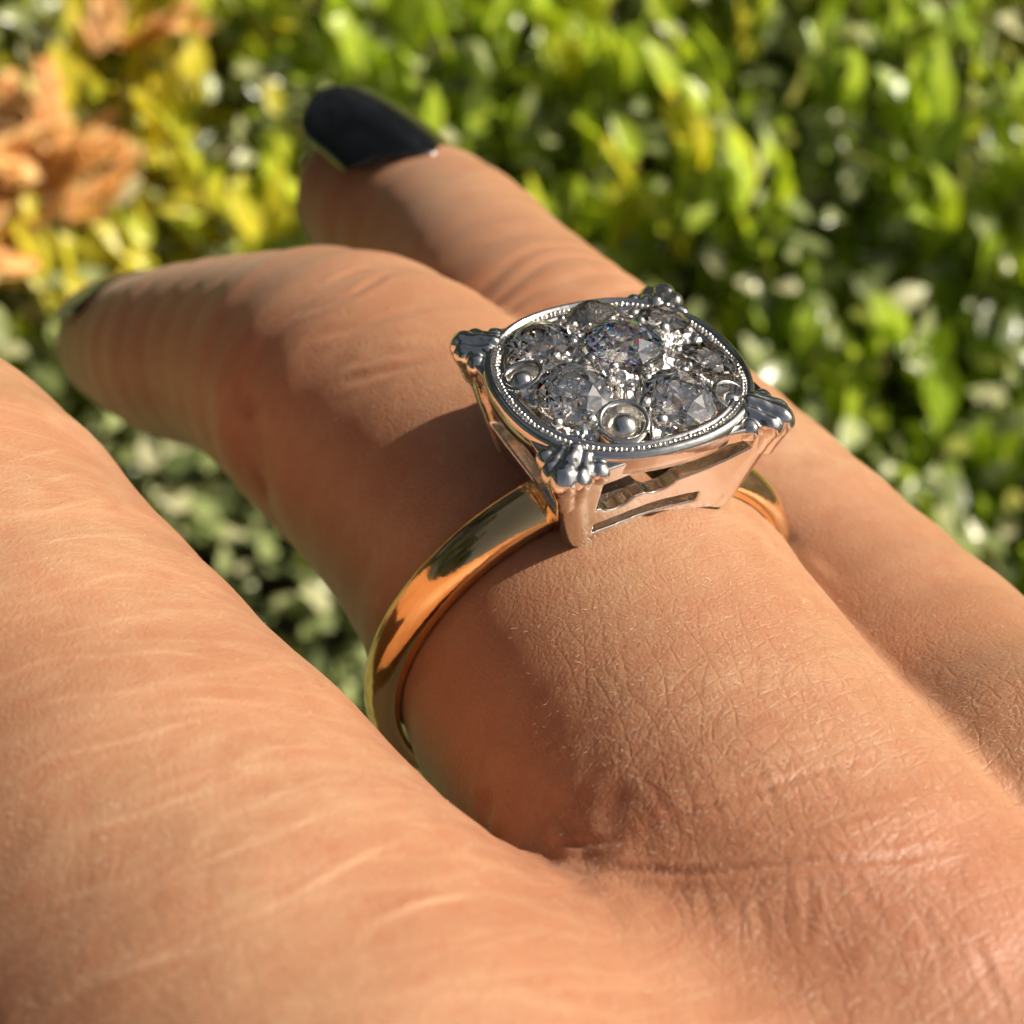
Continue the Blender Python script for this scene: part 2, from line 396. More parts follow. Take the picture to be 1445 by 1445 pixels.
n1_ = len(Vv); Qc = Qv[~fin]; Vf, Qf = subdiv(Vv, Qv[fin], None); Vf = settle(Vf, n1_, .1)
# vertices inserted on the rim of the refined zone stay exactly on the coarse edges
Ec = np.sort(np.concatenate([Qc[:, [0,1]], Qc[:, [1,2]], Qc[:, [2,3]], Qc[:, [3,0]]]), 1)
Vv, Qv = Vf, np.concatenate([Qf, Qc]); g = grad(f_hand, Vv, .3)
print('hand verts', len(Vv), 'quads', len(Qv))
# ---- folds and creases as real relief
Pw = Vv
loc = (Pw - T_RING) @ M_RING                       # X across, Y along, Z up (mm)
def seg_s(F, i, j):
    a, b = F[i][0], F[j][0]; u = (b - a) / np.linalg.norm(b - a); return (Pw - a) @ u, u
disp = np.zeros(len(Pw))
# wrinkles over the bent middle joint of the ring finger
a, b = ring_f[5][0], ring_f[8][0]; ax = (b - a) / np.linalg.norm(b - a)
pip = ring_f[6][0]; ax = .7*Y_ + .3*ax; ax /= np.linalg.norm(ax); s_ = (Pw - pip) @ ax
nrm_up = g @ Zn
nz1 = vnoise(loc * .22, 3); nz2 = vnoise(loc * .6, 5)
inF = np.clip(1.5 - (np.linalg.norm(Pw - pip, axis=1) - 9) / 4, 0, 1)
top = np.clip(nrm_up * 1.6 + .15, 0, 1) * inF
# little finger wrinkles (soft, out of focus) at the middle joint
pp = pinky_f[5][0]; ax2 = pinky_f[6][0] - pinky_f[4][0]; ax2 /= np.linalg.norm(ax2); s2 = (Pw - pp) @ ax2
inP = np.clip(1.5 - (np.linalg.norm(Pw - pp, axis=1) - 8) / 4, 0, 1) * np.clip(nrm_up*1.5, 0, 1)
for s0 in (-4, -2, 0, 2.2, 4): disp -= inP * .12 * np.exp(-((s2 - s0 - nz1*1.4)/.5)**2)
# broad creases over the knuckles / web in the foreground
fore = np.clip((-loc[:, 1] - 4) / 8, 0, 1)
q = loc[:, 1] * .42 + loc[:, 0]*.10 + nz1 * .55 + nz2*.12; fr = np.abs((q % 1) - .5) * 2
disp -= fore * .0 * np.exp(-((1 - fr)/.22)**2)
disp += .03 * vnoise(loc * .8, 11) * fore + .06 * vnoise(loc * .25, 12)
# soft pouches at the web corner
web = px(760, 1228, 50.5)
dw = np.linalg.norm((Pw - web) * R_(1, 1, .6), axis=1)
disp += .28 * np.exp(-(dw/3.2)**2) * vnoise(loc * 1.1, 21)
# the flesh gives a little under the band and swells beside it
hy = np.abs((Pw - hoop_c) @ Y_ ) ; rad = np.linalg.norm((Pw - hoop_c) - ((Pw - hoop_c) @ Y_)[:, None]*Y_, axis=1)
disp += np.clip((11.2 - rad)/.5, 0, 1)*(hy < 9)*(-.10*np.exp(-(hy/1.3)**2) + .14*np.exp(-((hy - 3.0)/1.3)**2))
# creases traced on the skin: each line is laid on the surface, then carved
cam_px = np.stack([CX + F_PX*Pw[:, 0]/Pw[:, 2], CX + F_PX*Pw[:, 1]/Pw[:, 2]], 1)
usd = np.zeros(len(Pw), bool); usd[np.unique(Qv)] = True
front = usd & ((g*Pw).sum(1) < 0)
def on_skin(x, y):
    m = np.flatnonzero(front & (np.abs(cam_px[:, 0] - x) < 14) & (np.abs(cam_px[:, 1] - y) < 14))
    if not len(m): return None
    z = Pw[m, 2]; m = m[z < z.min() + 2.5]
    d_ = np.hypot(cam_px[m, 0] - x, cam_px[m, 1] - y); k = m[np.argsort(d_)[:12]]; return Pw[k].mean(0)
crease = np.zeros(len(Pw), np.float32)
def carve(pts, depth, width, lip=.4, col=1.):
    global disp
    P_ = [on_skin(*p) for p in pts]; P_ = [p for p in P_ if p is not None]
    if len(P_) < 2: return
    # Catmull-Rom through the points
    P_ = [2*P_[0] - P_[1]] + P_ + [2*P_[-1] - P_[-2]]; L_ = []
    for i in range(1, len(P_) - 2):
        a, b, c, d = P_[i-1:i+3]
        for t in np.linspace(0, 1, 6, endpoint=(i == len(P_) - 3)):
            L_.append(.5*((2*b) + (c-a)*t + (2*a-5*b+4*c-d)*t*t + (3*b-a-3*c+d)*t**3))
    L_ = np.array(L_); lo_, hi_ = L_.min(0) - width*5, L_.max(0) + width*5
    m = np.flatnonzero(((Pw > lo_) & (Pw < hi_)).all(1)); Q_ = Pw[m] + .08*np.stack([nz2[m], nz1[m], nz2[m]], 1)
    best = np.full(len(m), 99.); tt = np.zeros(len(m)); n_ = len(L_) - 1
    for i in range(n_):
        a = L_[i]; ba = L_[i+1] - a; t = np.clip((Q_ - a) @ ba/(ba @ ba + 1e-9), 0, 1)
        dd = np.linalg.norm(Q_ - a - t[:, None]*ba, axis=1); u = dd < best; best[u] = dd[u]; tt[u] = (i + t[u])/n_
    fade = np.clip(np.minimum(tt, 1 - tt)*3.2, 0, 1)**1.3*(.75 + .35*vnoise(Pw[m]*.9, 41))
    prof = -np.exp(-(best/width)**2) + lip*np.exp(-((best - width*2.1)/(width*1.1))**2)
    disp[m] += depth*fade*prof
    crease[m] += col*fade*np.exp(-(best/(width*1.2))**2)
W = carve
for p_ in ([(389,467),(421,445),(453,432),(491,418),(516,404),(548,388),(577,378)], [(421,499),(443,477),(478,467),(516,458),(554,445),(605,435),(650,432)],
           [(478,524),(507,513),(542,499),(573,494),(612,493)], [(459,404),(491,388),(529,380)], [(470,545),(503,535),(542,525),(580,513),(618,507)]):
    W(p_, .11, .30, .6, .40)
W([(352,480),(345,560),(352,640),(372,720),(392,770)], .55, 1.5, .2, .35)
for p_, dpt in (([(743,1225),(749,1200),(785,1193),(834,1189),(877,1183),(936,1161),(1011,1132),(1077,1111),(1135,1094),(1202,1074),(1252,1063)], .20),
           ([(745,1226),(791,1224),(828,1234),(864,1228),(970,1231),(1060,1225),(1135,1219),(1260,1213),(1343,1194),(1426,1202)], .22),
           ([(845,1128),(928,1098),(1003,1069),(1077,1053),(1169,1038),(1239,1034)], .12), ([(845,1040),(940,995),(1032,978),(1135,982),(1218,985)], .10),
           ([(870,1194),(982,1190),(1061,1173),(1144,1171),(1218,1148),(1301,1136),(1364,1144)], .14), ([(800,980),(880,935),(980,905),(1080,900),(1160,915)], .07),
           ([(760,1150),(840,1090),(920,1040),(1000,1020),(1100,1010)], .09), ([(700,1090),(780,1050),(870,1010),(960,950)], .07),
           ([(1135,1219),(1144,1277),(1135,1343)], .12), ([(1189,1202),(1218,1260),(1252,1318)], .12), ([(1293,1269),(1314,1318),(1343,1381)], .16), ([(1364,1310),(1397,1381),(1426,1434)], .18),
           ([(1060,1240),(1075,1300),(1085,1370)], .10), ([(990,1230),(1000,1290),(1030,1350)], .10), ([(900,1090),(940,1140),(960,1190)], .09), ([(980,1080),(1010,1140),(1040,1190)], .08), ([(1060,1060),(1090,1120),(1110,1180)], .08), ([(1150,1040),(1170,1090),(1190,1150)], .07)):
    W(p_, dpt*(.5 if dpt > .19 else .3), .15, .5, .45)
for p_ in ([(0,961),(62,934),(124,926),(166,930)], [(0,1094),(83,1065),(187,1044),(257,1023),(299,1011)], [(212,992),(290,988),(353,992),(415,996)], [(145,1131),(232,1106),(332,1077),(373,1061),(448,1055),(498,1065)],
           [(17,1202),(166,1156),(249,1131),(324,1108)], [(241,1173),(332,1148),(415,1115),(477,1098),(556,1102)], [(187,1256),(249,1231),(332,1202),(415,1169),(498,1135),(573,1133)], [(311,1314),(394,1277),(477,1231),(540,1198),(600,1189)],
           [(0,659),(69,638),(173,638)], [(0,694),(87,676),(187,663)], [(0,787),(87,763),(173,754),(221,758)], [(87,839),(156,815),(208,813)], [(35,898),(104,891),(194,874),(253,881)], [(0,1010),(90,985),(190,975),(270,950)],
           [(0,1300),(120,1260),(230,1230)], [(100,1400),(230,1350),(350,1330)], [(480,1330),(600,1280),(700,1265)], [(0,735),(80,720),(170,705)], [(120,930),(220,920),(330,935)]):
    W(p_, .022, .09, .9, -1.1)
Vv = Vv + disp[:, None] * g
# masks
mid_w = np.clip((cone(Pw, ring_f[2][0], ring_f[4][0], 10, 9.2) - cone(Pw, middle_f[1][0], middle_f[4][0], 11, 9.6)) / 9 + .5, 0, 1)
net = np.clip(1.1 - mid_w, .5, 1) * np.clip(.35 + fore*.65, 0, 1) * (1 - .55*np.clip((loc[:, 0] - 9.5)/4, 0, 1))
far_ = 1 - .8*np.clip((Pw[:, 2] - 76)/8, 0, 1)
lin = np.clip(.15 + mid_w, 0, 1) * far_; net = net * far_
red = .3*np.exp(-(dw/9)**2) + .8*np.exp(-(np.abs(np.linalg.norm(Pw - px(440, 640, 80), axis=1))/7)**2)
red += .45*np.exp(-(np.linalg.norm(Pw - px(1250, 1000, 70), axis=1)/8)**2) + .5*np.exp(-(np.linalg.norm(Pw - px(470, 330, 105), axis=1)/6)**2)
red += .55*np.exp(-(np.linalg.norm(Pw - px(1420, 1330, 42), axis=1)/7)**2)
used = np.unique(Qv); remap = -np.ones(len(Vv), int); remap[used] = np.arange(len(used))
Qv = remap[Qv]; Vk = Vv[used]; N1 = len(Vk)
qr = QH[~vis]; us2 = np.unique(qr); rm2 = -np.ones(len(VH), int); rm2[us2] = np.arange(len(us2)) + N1
# join vertices shared by the fine and the coarse zone
locH = (VH[us2] - T_RING) @ M_RING
Vall = np.concatenate([Vk, VH[us2]]); Qall = np.concatenate([Qv, rm2[qr]])
me = mesh_np('hand', c2w(Vall), Qall)
def add_attr(me, name, typ, data):
    a = me.attributes.new(name, typ, 'POINT'); key = {'FLOAT_VECTOR': 'vector', 'FLOAT_COLOR': 'color', 'FLOAT': 'value'}[typ]
    a.data.foreach_set(key, np.ascontiguousarray(data, np.float32).ravel())
nA = len(Vall)
co = np.concatenate([loc[used], locH]) + 200
add_attr(me, 'skin_co', 'FLOAT_VECTOR', co)
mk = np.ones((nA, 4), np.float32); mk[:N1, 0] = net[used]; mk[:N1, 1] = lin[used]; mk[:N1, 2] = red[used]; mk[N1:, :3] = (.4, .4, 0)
add_attr(me, 'skin_mask', 'FLOAT_COLOR', mk)
cr_ = np.zeros(nA, np.float32); cr_[:N1] = crease[used]; add_attr(me, 'crease', 'FLOAT', cr_)
hand = bpy.data.objects.new('hand', None); C.objects.link(hand)
hand.location = c2w(wrist)[0]
tag(hand, 'hand with black painted nails reaching over the plants, diamond ring on its finger', 'hand')
def under(o, root):
    o.parent = root; o.matrix_parent_inverse = Matrix.LocRotScale(root.location, root.rotation_euler, None).inverted(); return o
palm_o = under(link('skin', me, SKIN), hand)

# fine pale down on the skin, too small to count
hs_ = NT('fine_hair'); hs_.b.inputs['Base Color'].default_value = (.80, .62, .46, 1); hs_.b.inputs['Roughness'].default_value = .25
Nv = g[used]; idx = np.flatnonzero((Vk[:, 2] < 82) & (-Nv[:, 2] - .3*Nv[:, 1] > .05) & ((Nv @ SUN_CAM) > -.1))
wgt = net[used][idx]**2 + .04; pick = rng.choice(idx, 7000, p=wgt/wgt.sum())
bp_ = Vk[pick] + rng.normal(0, .2, (len(pick), 3)); bp_ -= Nv[pick]*((bp_ - Vk[pick])*Nv[pick]).sum(1, keepdims=True)
dr_ = rng.normal(0, .75, (len(pick), 3)) - Y_*.3 - Xr*.6; dr_ -= Nv[pick]*(dr_*Nv[pick]).sum(1, keepdims=True)
dr_ /= np.linalg.norm(dr_, axis=1, keepdims=True); ln_ = rng.uniform(.07, .26, (len(pick), 1))
sd_ = np.cross(dr_, Nv[pick])*rng.uniform(.004, .009, (len(pick), 1))
mid_ = bp_ + dr_*ln_*.5 + Nv[pick]*ln_*.16; tip_ = bp_ + dr_*ln_ + Nv[pick]*ln_*.2
V = np.stack([bp_ - sd_, bp_ + sd_, mid_ + sd_, mid_ - sd_, tip_], 1).reshape(-1, 3)
b5 = np.arange(len(pick))[:, None]*5; Q = np.concatenate([b5 + [0, 1, 2], b5 + [0, 2, 3], b5 + [3, 2, 4]])
tag(under(link('fine_hair', mesh_np('fine_hair', c2w(V), Q), hs_.m), hand), kind='stuff')

# finger nails: curved glossy plates
def nail(center, along, normal, wid, length, mat, curve=.42):
    along = along/np.linalg.norm(along); normal = normal - along*(normal@along); normal /= np.linalg.norm(normal)
    side = np.cross(along, normal)
    nu, nv = 17, 23; V = []; top = []
    for th in (0, 1):
        for j in range(nv):
            v = j/(nv-1); y = (v - .5)*length
            hw = wid/2 * (1 - .10*(1-v)**2) * min(1, max(0, 1 - min(1, max(0, (v-.42)/.58))**2.4)**.5 + .02) * (1 - .9*max(0, (.09-v)/.09)**2*.6)
            for i in range(nu):
                u = (i/(nu-1) - .5)*2; x = hw*u
                y2 = y + (-.9*(1-u*u) if v < .3 else 0) * (1 - v/.3 if v < .3 else 0)
                z = -curve*wid*.5*(x/(wid/2))**2 - .35*(v-.35)**2*length*.35 - th*.45
                V.append(center + side*x + along*y2 + normal*z)
    Fq = []
    o = nu*nv
    for j in range(nv-1):
        for i in range(nu-1):
            a = j*nu+i; Fq.append((a, a+1, a+nu+1, a+nu)); Fq.append((o+a+nu, o+a+nu+1, o+a+1, o+a))
    for i in range(nu-1):
        Fq.append((i+1, i, o+i, o+i+1)); a = (nv-1)*nu+i; Fq.append((a, a+1, o+a+1, o+a))
    for j in range(nv-1):
        a = j*nu; Fq.append((a, a+nu, o+a+nu, o+a)); a = j*nu+nu-1; Fq.append((a+nu, a, o+a, o+a+nu))
    return under(link('fingernail', mesh_np('fingernail', c2w(np.array(V)), np.array(Fq)), mat), hand)
dP = pinky_f[-1][0] - pinky_f[-2][0]; dP /= np.linalg.norm(dP)
nail(px(547, 152, 104.6), R_(-.44, -.55, .70), R_(.27, -.75, -.60), 11.6, 15, NAIL, .46)
dR = ring_f[-1][0] - ring_f[-2][0]; dR /= np.linalg.norm(dR)
nail(px(152, 388, 108.0), R_(-.50, -.10, .86), R_(-.08, -.84, -.54), 9.4, 11, NAIL, .36)
dM = middle_f[-1][0] - middle_f[-2][0]
nail(middle_f[-1][0] + R_(-.5, -6, 1), dM, R_(-.1, -.9, -.5), 9.5, 12, NAIL)
dI = index_f[-1][0] - index_f[-2][0]
nail(index_f[-1][0] + R_(-1, -6.3, 1), dI, R_(-.1, -.9, -.5), 9.5, 12, NAIL)
dT = thumb_f[-1][0] - thumb_f[-2][0]
nail(thumb_f[-1][0] + R_(-4, -6.5, 2), dT, R_(-.6, -.8, .1), 11, 13, NAIL)

# ================================================================== RING
Rw = RC @ M_RING
Mring = Matrix([[*Rw[0], 0], [*Rw[1], 0], [*Rw[2], 0], [0, 0, 0, 1]]); Mring.translation = Vector(c2w(T_RING)[0])
ring = bpy.data.objects.new('ring', None); C.objects.link(ring); ring.matrix_world = Mring
tag(ring, 'vintage gold ring with square white metal head of diamonds, worn on the finger', 'ring')
def rp(name, V, Q, mat, smooth=True, parent=None):
    return link(name, mesh_np(name, np.asarray(V)*MM, Q, smooth), mat, parent or ring)

# ---- band: half-round shank, wider at the shoulders
nb, nk = 160, 20; V = []
a0, a1 = math.radians(107), math.radians(432.0)          # from the left shoulder round the bottom to the right shoulder
for i in range(nb+1):
    a = a0 + (a1-a0)*i/nb
    sh = abs((i/nb)*2-1)                                      # 1 at the shoulders
    wd = 1.14 + .22*sh**3; th = 1.12 + .10*sh**4
    for k in range(nk):
        t = 2*math.pi*k/nk; cx_, sx_ = math.cos(t), math.sin(t)
        y = wd*np.sign(cx_)*abs(cx_)**.95
        zr = (th*abs(sx_)**1.0 if sx_ > 0 else -.12*abs(sx_))
        r = HR_IN + .12 + zr
        V.append((HOOP[0]+r*math.cos(a), HOOP[1] + y - .087*r*math.sin(a), HOOP[2]+r*math.sin(a)))
Q = [(i*nk+k, (i+1)*nk+k, (i+1)*nk+(k+1)%nk, i*nk+(k+1)%nk) for i in range(nb) for k in range(nk)]
band = rp('band', V, Q, GOLD)
me_ = band.data
import bmesh
bm = bmesh.new(); bm.from_mesh(me_); bm.verts.ensure_lookup_table()
bm.faces.new([bm.verts[k] for k in range(nk)]); bm.faces.new([bm.verts[nb*nk+k] for k in range(nk-1, -1, -1)])
bmesh.ops.recalc_face_normals(bm, faces=bm.faces); bm.to_mesh(me_); bm.free()

# ---- gallery: pierced square basket
def Hz(z): return 4.95 + .26*np.clip(z, -5, 1)                # half side by height
def rbox2(x, y, H, rc):
    qx = np.abs(x) - (H - rc); qy = np.abs(y) - (H - rc)
    return np.hypot(np.maximum(qx, 0), np.maximum(qy, 0)) + np.minimum(np.maximum(qx, qy), 0) - rc
def f_gallery(P):
    x, y, z = P.T
    # corners flare outwards, the sides are slightly hollow
    H = Hz(z); d2 = rbox2(x, y, H, .55) 
    hollow = .28*np.exp(-(np.minimum(np.abs(x), np.abs(y))/2.2)**2)
    d = d2 + hollow
    shell = np.maximum(d, -(d + .75))
    out = smax(smax(shell, z - .35, .12), -4.75 - z, .1)
    # front and back slots (faces at +-Y)
    zs = np.abs(x)
    xs = x + .1
    zt = -.50 + .04*xs; zb = -2.15 + .16*xs + .045*xs*xs
    slot = np.maximum(np.maximum(np.abs(xs - .4) - 3.3, z - zt), zb - z)
    slot = smin(slot, np.hypot(xs + 1.9, z + 1.62) - .98, .04)
    slot = smin(slot, np.hypot(xs + .05, z + 1.52) - .94, .04)
    fy = np.maximum(slot, 2.2 - np.abs(y))
    low = np.maximum(np.maximum(np.abs(x + .5) - 2.4, np.abs(z + 3.50) - .30), 2.2 - np.abs(y))
    # side openings (faces at +-X)
    side = np.maximum(np.maximum(np.abs(y) - 3.55, z + .38), -3.35 - .35*np.cos(y*.8) - z)
    side = np.maximum(side, 2.2 - np.abs(x))
    out = smax(out, -fy, .10); out = smax(out, -side, .12); out = smax(out, -low, .08)
    # rests on the finger
    fing = 9.32 - np.hypot(x - HOOP[0], z - HOOP[2]); out = smax(out, fing, .08)
    # fluted corner posts
    for sx in (-1, 1):
        for sy in (-1, 1):
            for off in (-.62, .62):
                cxy = (H - .12)
                gx = cxy*sx - max(0, 0) ; 
            t = (x*sy - y*sx)/math.sqrt(2)*sx*sy; dg = (x*sx + y*sy)/math.sqrt(2)
            post = np.hypot(t, dg - (H*1.414 - .75)) - .62
            post = np.maximum(np.maximum(post, z - .3), -4.6 - z)
            out = smin(out, post, .10)
    return out
V, Q = surface_nets(f_gallery, (-6.6, -6.6, -5.2), (6.6, 6.6, .9), .085, coarse=4, band=.35)
rp('gallery', V, Q, PLAT)
# inner lattice rail seen through the slots, with a grainy cast face
def f_rail(P):
    x, y, z = P.T
    d = rbox2(x, y, Hz(z) - 1.15, .6); s = np.maximum(np.maximum(d, -(d + .5)), np.abs(z + 3.62) - .33)
    return smax(s, 9.4 - np.hypot(x - HOOP[0], z - HOOP[2]), .05)
V, Q = surface_nets(f_rail, (-5, -5, -4.5), (5, 5, -2.9), .12, coarse=4, band=.2)
rp('inner_rail', V, Q, GRAIN)

# ---- corner scroll prongs: three lobes each
def f_prong(P):
    x, y, z = P.T                                            # local: x tangential, y outward
    d = lambda cx, cy, cz, rx, ry, rz: (np.sqrt(((x-cx)/rx)**2 + ((y-cy)/ry)**2 + ((z-cz)/rz)**2) - 1)*min(rx, ry, rz)
    o = np.full(len(P), 9.)
    for tx, rr in ((-.68, .42), (0., .60), (.68, .42)):
        A_ = R_(tx*.75, -1.0, .42); B_ = R_(tx, .22 - abs(tx)*.35, .10); C_ = R_(tx*.55, -.12 - abs(tx)*.35, -1.05)
        o = smin(o, smin(cone(P, A_, B_, rr*.72, rr), cone(P, B_, C_, rr, rr*.7), .12), .09)
    o = smin(o, d(-1.18, -.72, .08, .50, .42, .42), .16); o = smin(o, d(1.18, -.72, .08, .50, .42, .42), .16)
    # chased grooves between the lobes and hand-worked unevenness
    o = o + .045*vnoise(P*1.9, 61) + .02*vnoise(P*4.5, 62)
    return o
V, Q = surface_nets(f_prong, (-2.2, -1.7, -1.7), (2.2, 1.4, 1), .06, coarse=4, band=.3)
pm = mesh_np('prong', V*MM, Q); pm.materials.append(PLAT)
for k in range(4):
    a = math.radians(45 + 90*k); o = bpy.data.objects.new('prong', pm); C.objects.link(o); o.parent = ring
    o.location = (6.38*math.cos(a)*MM, 6.38*math.sin(a)*MM, -.02*MM); o.rotation_euler = (0, 0, a - math.pi/2); o.scale = (.88, 1.0, 1.12)

# ---- cushion bezel
NB = 2.3
def cush(a, s): return s / (abs(math.cos(a))**NB + abs(math.sin(a))**NB)**(1/NB)
def sweep(name, prof, mat, n=220, wob=0.):
    V = []
    for i in range(n):
        a = 2*math.pi*i/n
        for (off, z) in prof:
            r = cush(a, 5.18) + off*1.0
            V.append((r*math.cos(a), r*math.sin(a), z + wob*math.sin(a*7+1)*.5))
    m = len(prof); Q = [(i*m+k, ((i+1) % n)*m+k, ((i+1) % n)*m+(k+1) % m, i*m+(k+1) % m) for i in range(n) for k in range(m)]
    return rp(name, V, Q, mat)
sweep('bezel', [(-.02, -.25), (.06, .1), (.06, .42), (.0, .62), (-.14, .72), (-.25, .70), (-.30, .60), (-.36, .56), (-.55, .56), (-.62, .60), (-.70, .66), (-.80, .62), (-1.02, .38), (-1.10, .1), (-1.1, -.25)], PLAT, wob=.02)
# milgrain: beads along the rim, too small to pick apart
def ico(r):
    t = (1+5**.5)/2; v = np.array([(-1,t,0),(1,t,0),(-1,-t,0),(1,-t,0),(0,-1,t),(0,1,t),(0,-1,-t),(0,1,-t),(t,0,-1),(t,0,1),(-t,0,-1),(-t,0,1)], float)
    f = [(0,11,5),(0,5,1),(0,1,7),(0,7,10),(0,10,11),(1,5,9),(5,11,4),(11,10,2),(10,7,6),(7,1,8),(3,9,4),(3,4,2),(3,2,6),(3,6,8),(3,8,9),(4,9,5),(2,4,11),(6,2,10),(8,6,7),(9,8,1)]
    v /= np.linalg.norm(v[0]); V = [tuple(x) for x in v]; F2 = []; cache = {}
    def midp(a, b):
        k = (min(a, b), max(a, b))
        if k not in cache:
            m = np.array(V[a]) + np.array(V[b]); m /= np.linalg.norm(m); cache[k] = len(V); V.append(tuple(m))
        return cache[k]
    for a, b, c in f:
        ab, bc, ca = midp(a, b), midp(b, c), midp(c, a); F2 += [(a, ab, ca), (b, bc, ab), (c, ca, bc), (ab, bc, ca)]
    return np.array(V)*r, np.array(F2)
iv, if_ = ico(1.)
V, Q = [], []; k = 0
per = []; N = 2000; aa = np.linspace(0, 2*math.pi, N+1); pts = np.array([[(cush(a, 5.18)-.45)*math.cos(a), (cush(a, 5.18)-.45)*math.sin(a)] for a in aa])
L = np.concatenate([[0], np.cumsum(np.linalg.norm(np.diff(pts, axis=0), axis=1))]); nm = int(L[-1]/.215)
for i in range(nm):
    s = L[-1]*i/nm; x = np.interp(s, L, pts[:, 0]); y = np.interp(s, L, pts[:, 1]); r = .105*random.uniform(.72, 1.12); x += random.uniform(-.02, .02); y += random.uniform(-.02, .02)
    V.append(iv*(r, r, r*.95) + (x, y, .60)); Q.append(if_ + k); k += len(iv)
tag(rp('milgrain', np.concatenate(V), np.concatenate(Q), BEADM), kind='stuff')

# ---- pave plate, heightfield with seats for the stones and scroll cups
STONES = [(.45, .55, 1.58), (-2.60, -1.20, 1.45), (1.15, -2.95, 1.45), (3.60, -1.00, 1.25), (3.30, 2.30, 1.18), (.6, 3.70, 1.15), (-2.35, 2.60, 1.35)]
CUPS = [(-1.50, -3.25, math.radians(72), 1.0), (-3.75, 1.0, math.radians(-5), .85), (3.35, -3.15, math.radians(140), .85), (2.2, 4.05, math.radians(-110), .75)]
def dome(x, y): return .22 + 1.05*np.clip(1 - (np.hypot(x, y)/5.0)**2, 0, 1)
n = 300; g1 = np.linspace(-5, 5, n); X, Y = np.meshgrid(g1, g1, indexing='ij'); x, y = X.ravel(), Y.ravel()
z = dome(x, y); P3 = np.stack([x, y, z*0], 1)
z = z + .10*vnoise(P3*3.2, 31) + .06*vnoise(P3*7, 32)
for sx, sy, sr in STONES:
    d_ = np.hypot(x-sx, y-sy) - sr
    ang = np.arctan2(y-sy, x-sx)
    z = np.where(d_ < -.05, np.minimum(z, dome(sx, sy) - .15 + d_*1.1), z)
    z += .20*np.exp(-((d_-.10)/.12)**2)*(.6 + .6*np.sin(ang*9 + sx*3))
for cx_, cy_, ca, cr in CUPS:
    ux, uy = math.cos(ca), math.sin(ca); t = (x-cx_)*ux + (y-cy_)*uy; v = -(x-cx_)*uy + (y-cy_)*ux
    # teardrop: round cup narrowing towards the centre of the plate
    rr = cr*np.clip(1 - np.clip(t, 0, 2.0)/2.15, .04, 1)
    dt = np.where(t > 0, np.abs(v) - rr, np.hypot(t, v) - cr)
    inside = dt < 0
    base = dome(cx_, cy_)
    z = np.where(inside, base - .10 - .45*np.clip(-dt/.5, 0, 1), z)
    tl = np.where(t > 2.0, 9, dt)
    z = np.where(np.abs(tl - .02) < .22, np.maximum(z, base + .16 - ((tl-.02)/.22)**2*.25), z)
keep = (np.abs(x)**NB + np.abs(y)**NB) < 4.25**NB
kg = keep.reshape(n, n); ids = np.arange(n*n).reshape(n, n)
q = np.stack([ids[:-1, :-1], ids[1:, :-1], ids[1:, 1:], ids[:-1, 1:]], -1); kk = kg[:-1, :-1] & kg[1:, :-1] & kg[1:, 1:] & kg[:-1, 1:]
q = q[kk]; us = np.unique(q); rm = -np.ones(n*n, int); rm[us] = np.arange(len(us))
rp('pave_plate', np.stack([x, y, z], 1)[us], rm[q], PLAT_R)

# balls in the cups
balls = []
for k in range(6):
    vv = iv*(1 + (.16*vnoise(iv*1.6 + k*9, 70 + k) + .05*vnoise(iv*4 + k, 80))[:, None]*(0 if k == 0 else 1))
    balls.append(mesh_py('bead', vv*.40*MM, [tuple(t) for t in if_], k == 0 or k % 2 == 1)); balls[-1].materials.append(BEADM)
def bead(x, y, z, s=1., zs=1., k=0):
    o = bpy.data.objects.new('bead', balls[k]); C.objects.link(o); o.parent = ring
    o.location = (x*MM, y*MM, z*MM); o.scale = (s, s, s*zs)
for cx_, cy_, ca, cr in CUPS: bead(cx_, cy_, dome(cx_, cy_) - .22, cr*1.6, 1.05)
# raised rings of the scroll cups
def torus(R, r_, nu=40, nv=12):
    V = [((R + r_*math.cos(b))*math.cos(a), (R + r_*math.cos(b))*math.sin(a), r_*1.3*math.sin(b)) for a in [2*math.pi*i/nu for i in range(nu)] for b in [2*math.pi*j/nv for j in range(nv)]]
    return np.array(V), np.array([(i*nv+j, ((i+1) % nu)*nv+j, ((i+1) % nu)*nv+(j+1) % nv, i*nv+(j+1) % nv) for i in range(nu) for j in range(nv)])
for cx_, cy_, ca, cr in CUPS:
    tv, tf = torus(cr*.92, .13); o = rp('scroll_cup', tv, tf, PLAT)
    o.location = (cx_*MM, cy_*MM, (dome(cx_, cy_) + .12)*MM); o.rotation_euler = (-.085*cy_, .085*cx_, 0)
# grain beads that hold the stones
taken = [(cx_, cy_, cr + .05) for cx_, cy_, _, cr in CUPS]
for sx, sy, sr in STONES:
    nbd = 7 if sr > 1.3 else 6
    for i in range(nbd):
        a = 2*math.pi*(i + random.uniform(-.2, .2))/nbd + sx; bx, by = sx + (sr+.05)*math.cos(a), sy + (sr+.05)*math.sin(a)
        if (abs(bx)**NB + abs(by)**NB)**(1/NB) > 4.3: continue
        if any(math.hypot(bx-p, by-q_) < r for p, q_, r in taken): continue
        taken.append((bx, by, .36)); bead(bx, by, dome(bx, by) + .20, random.uniform(.42, .74), random.uniform(.8, 1.2), random.randint(1, 5))

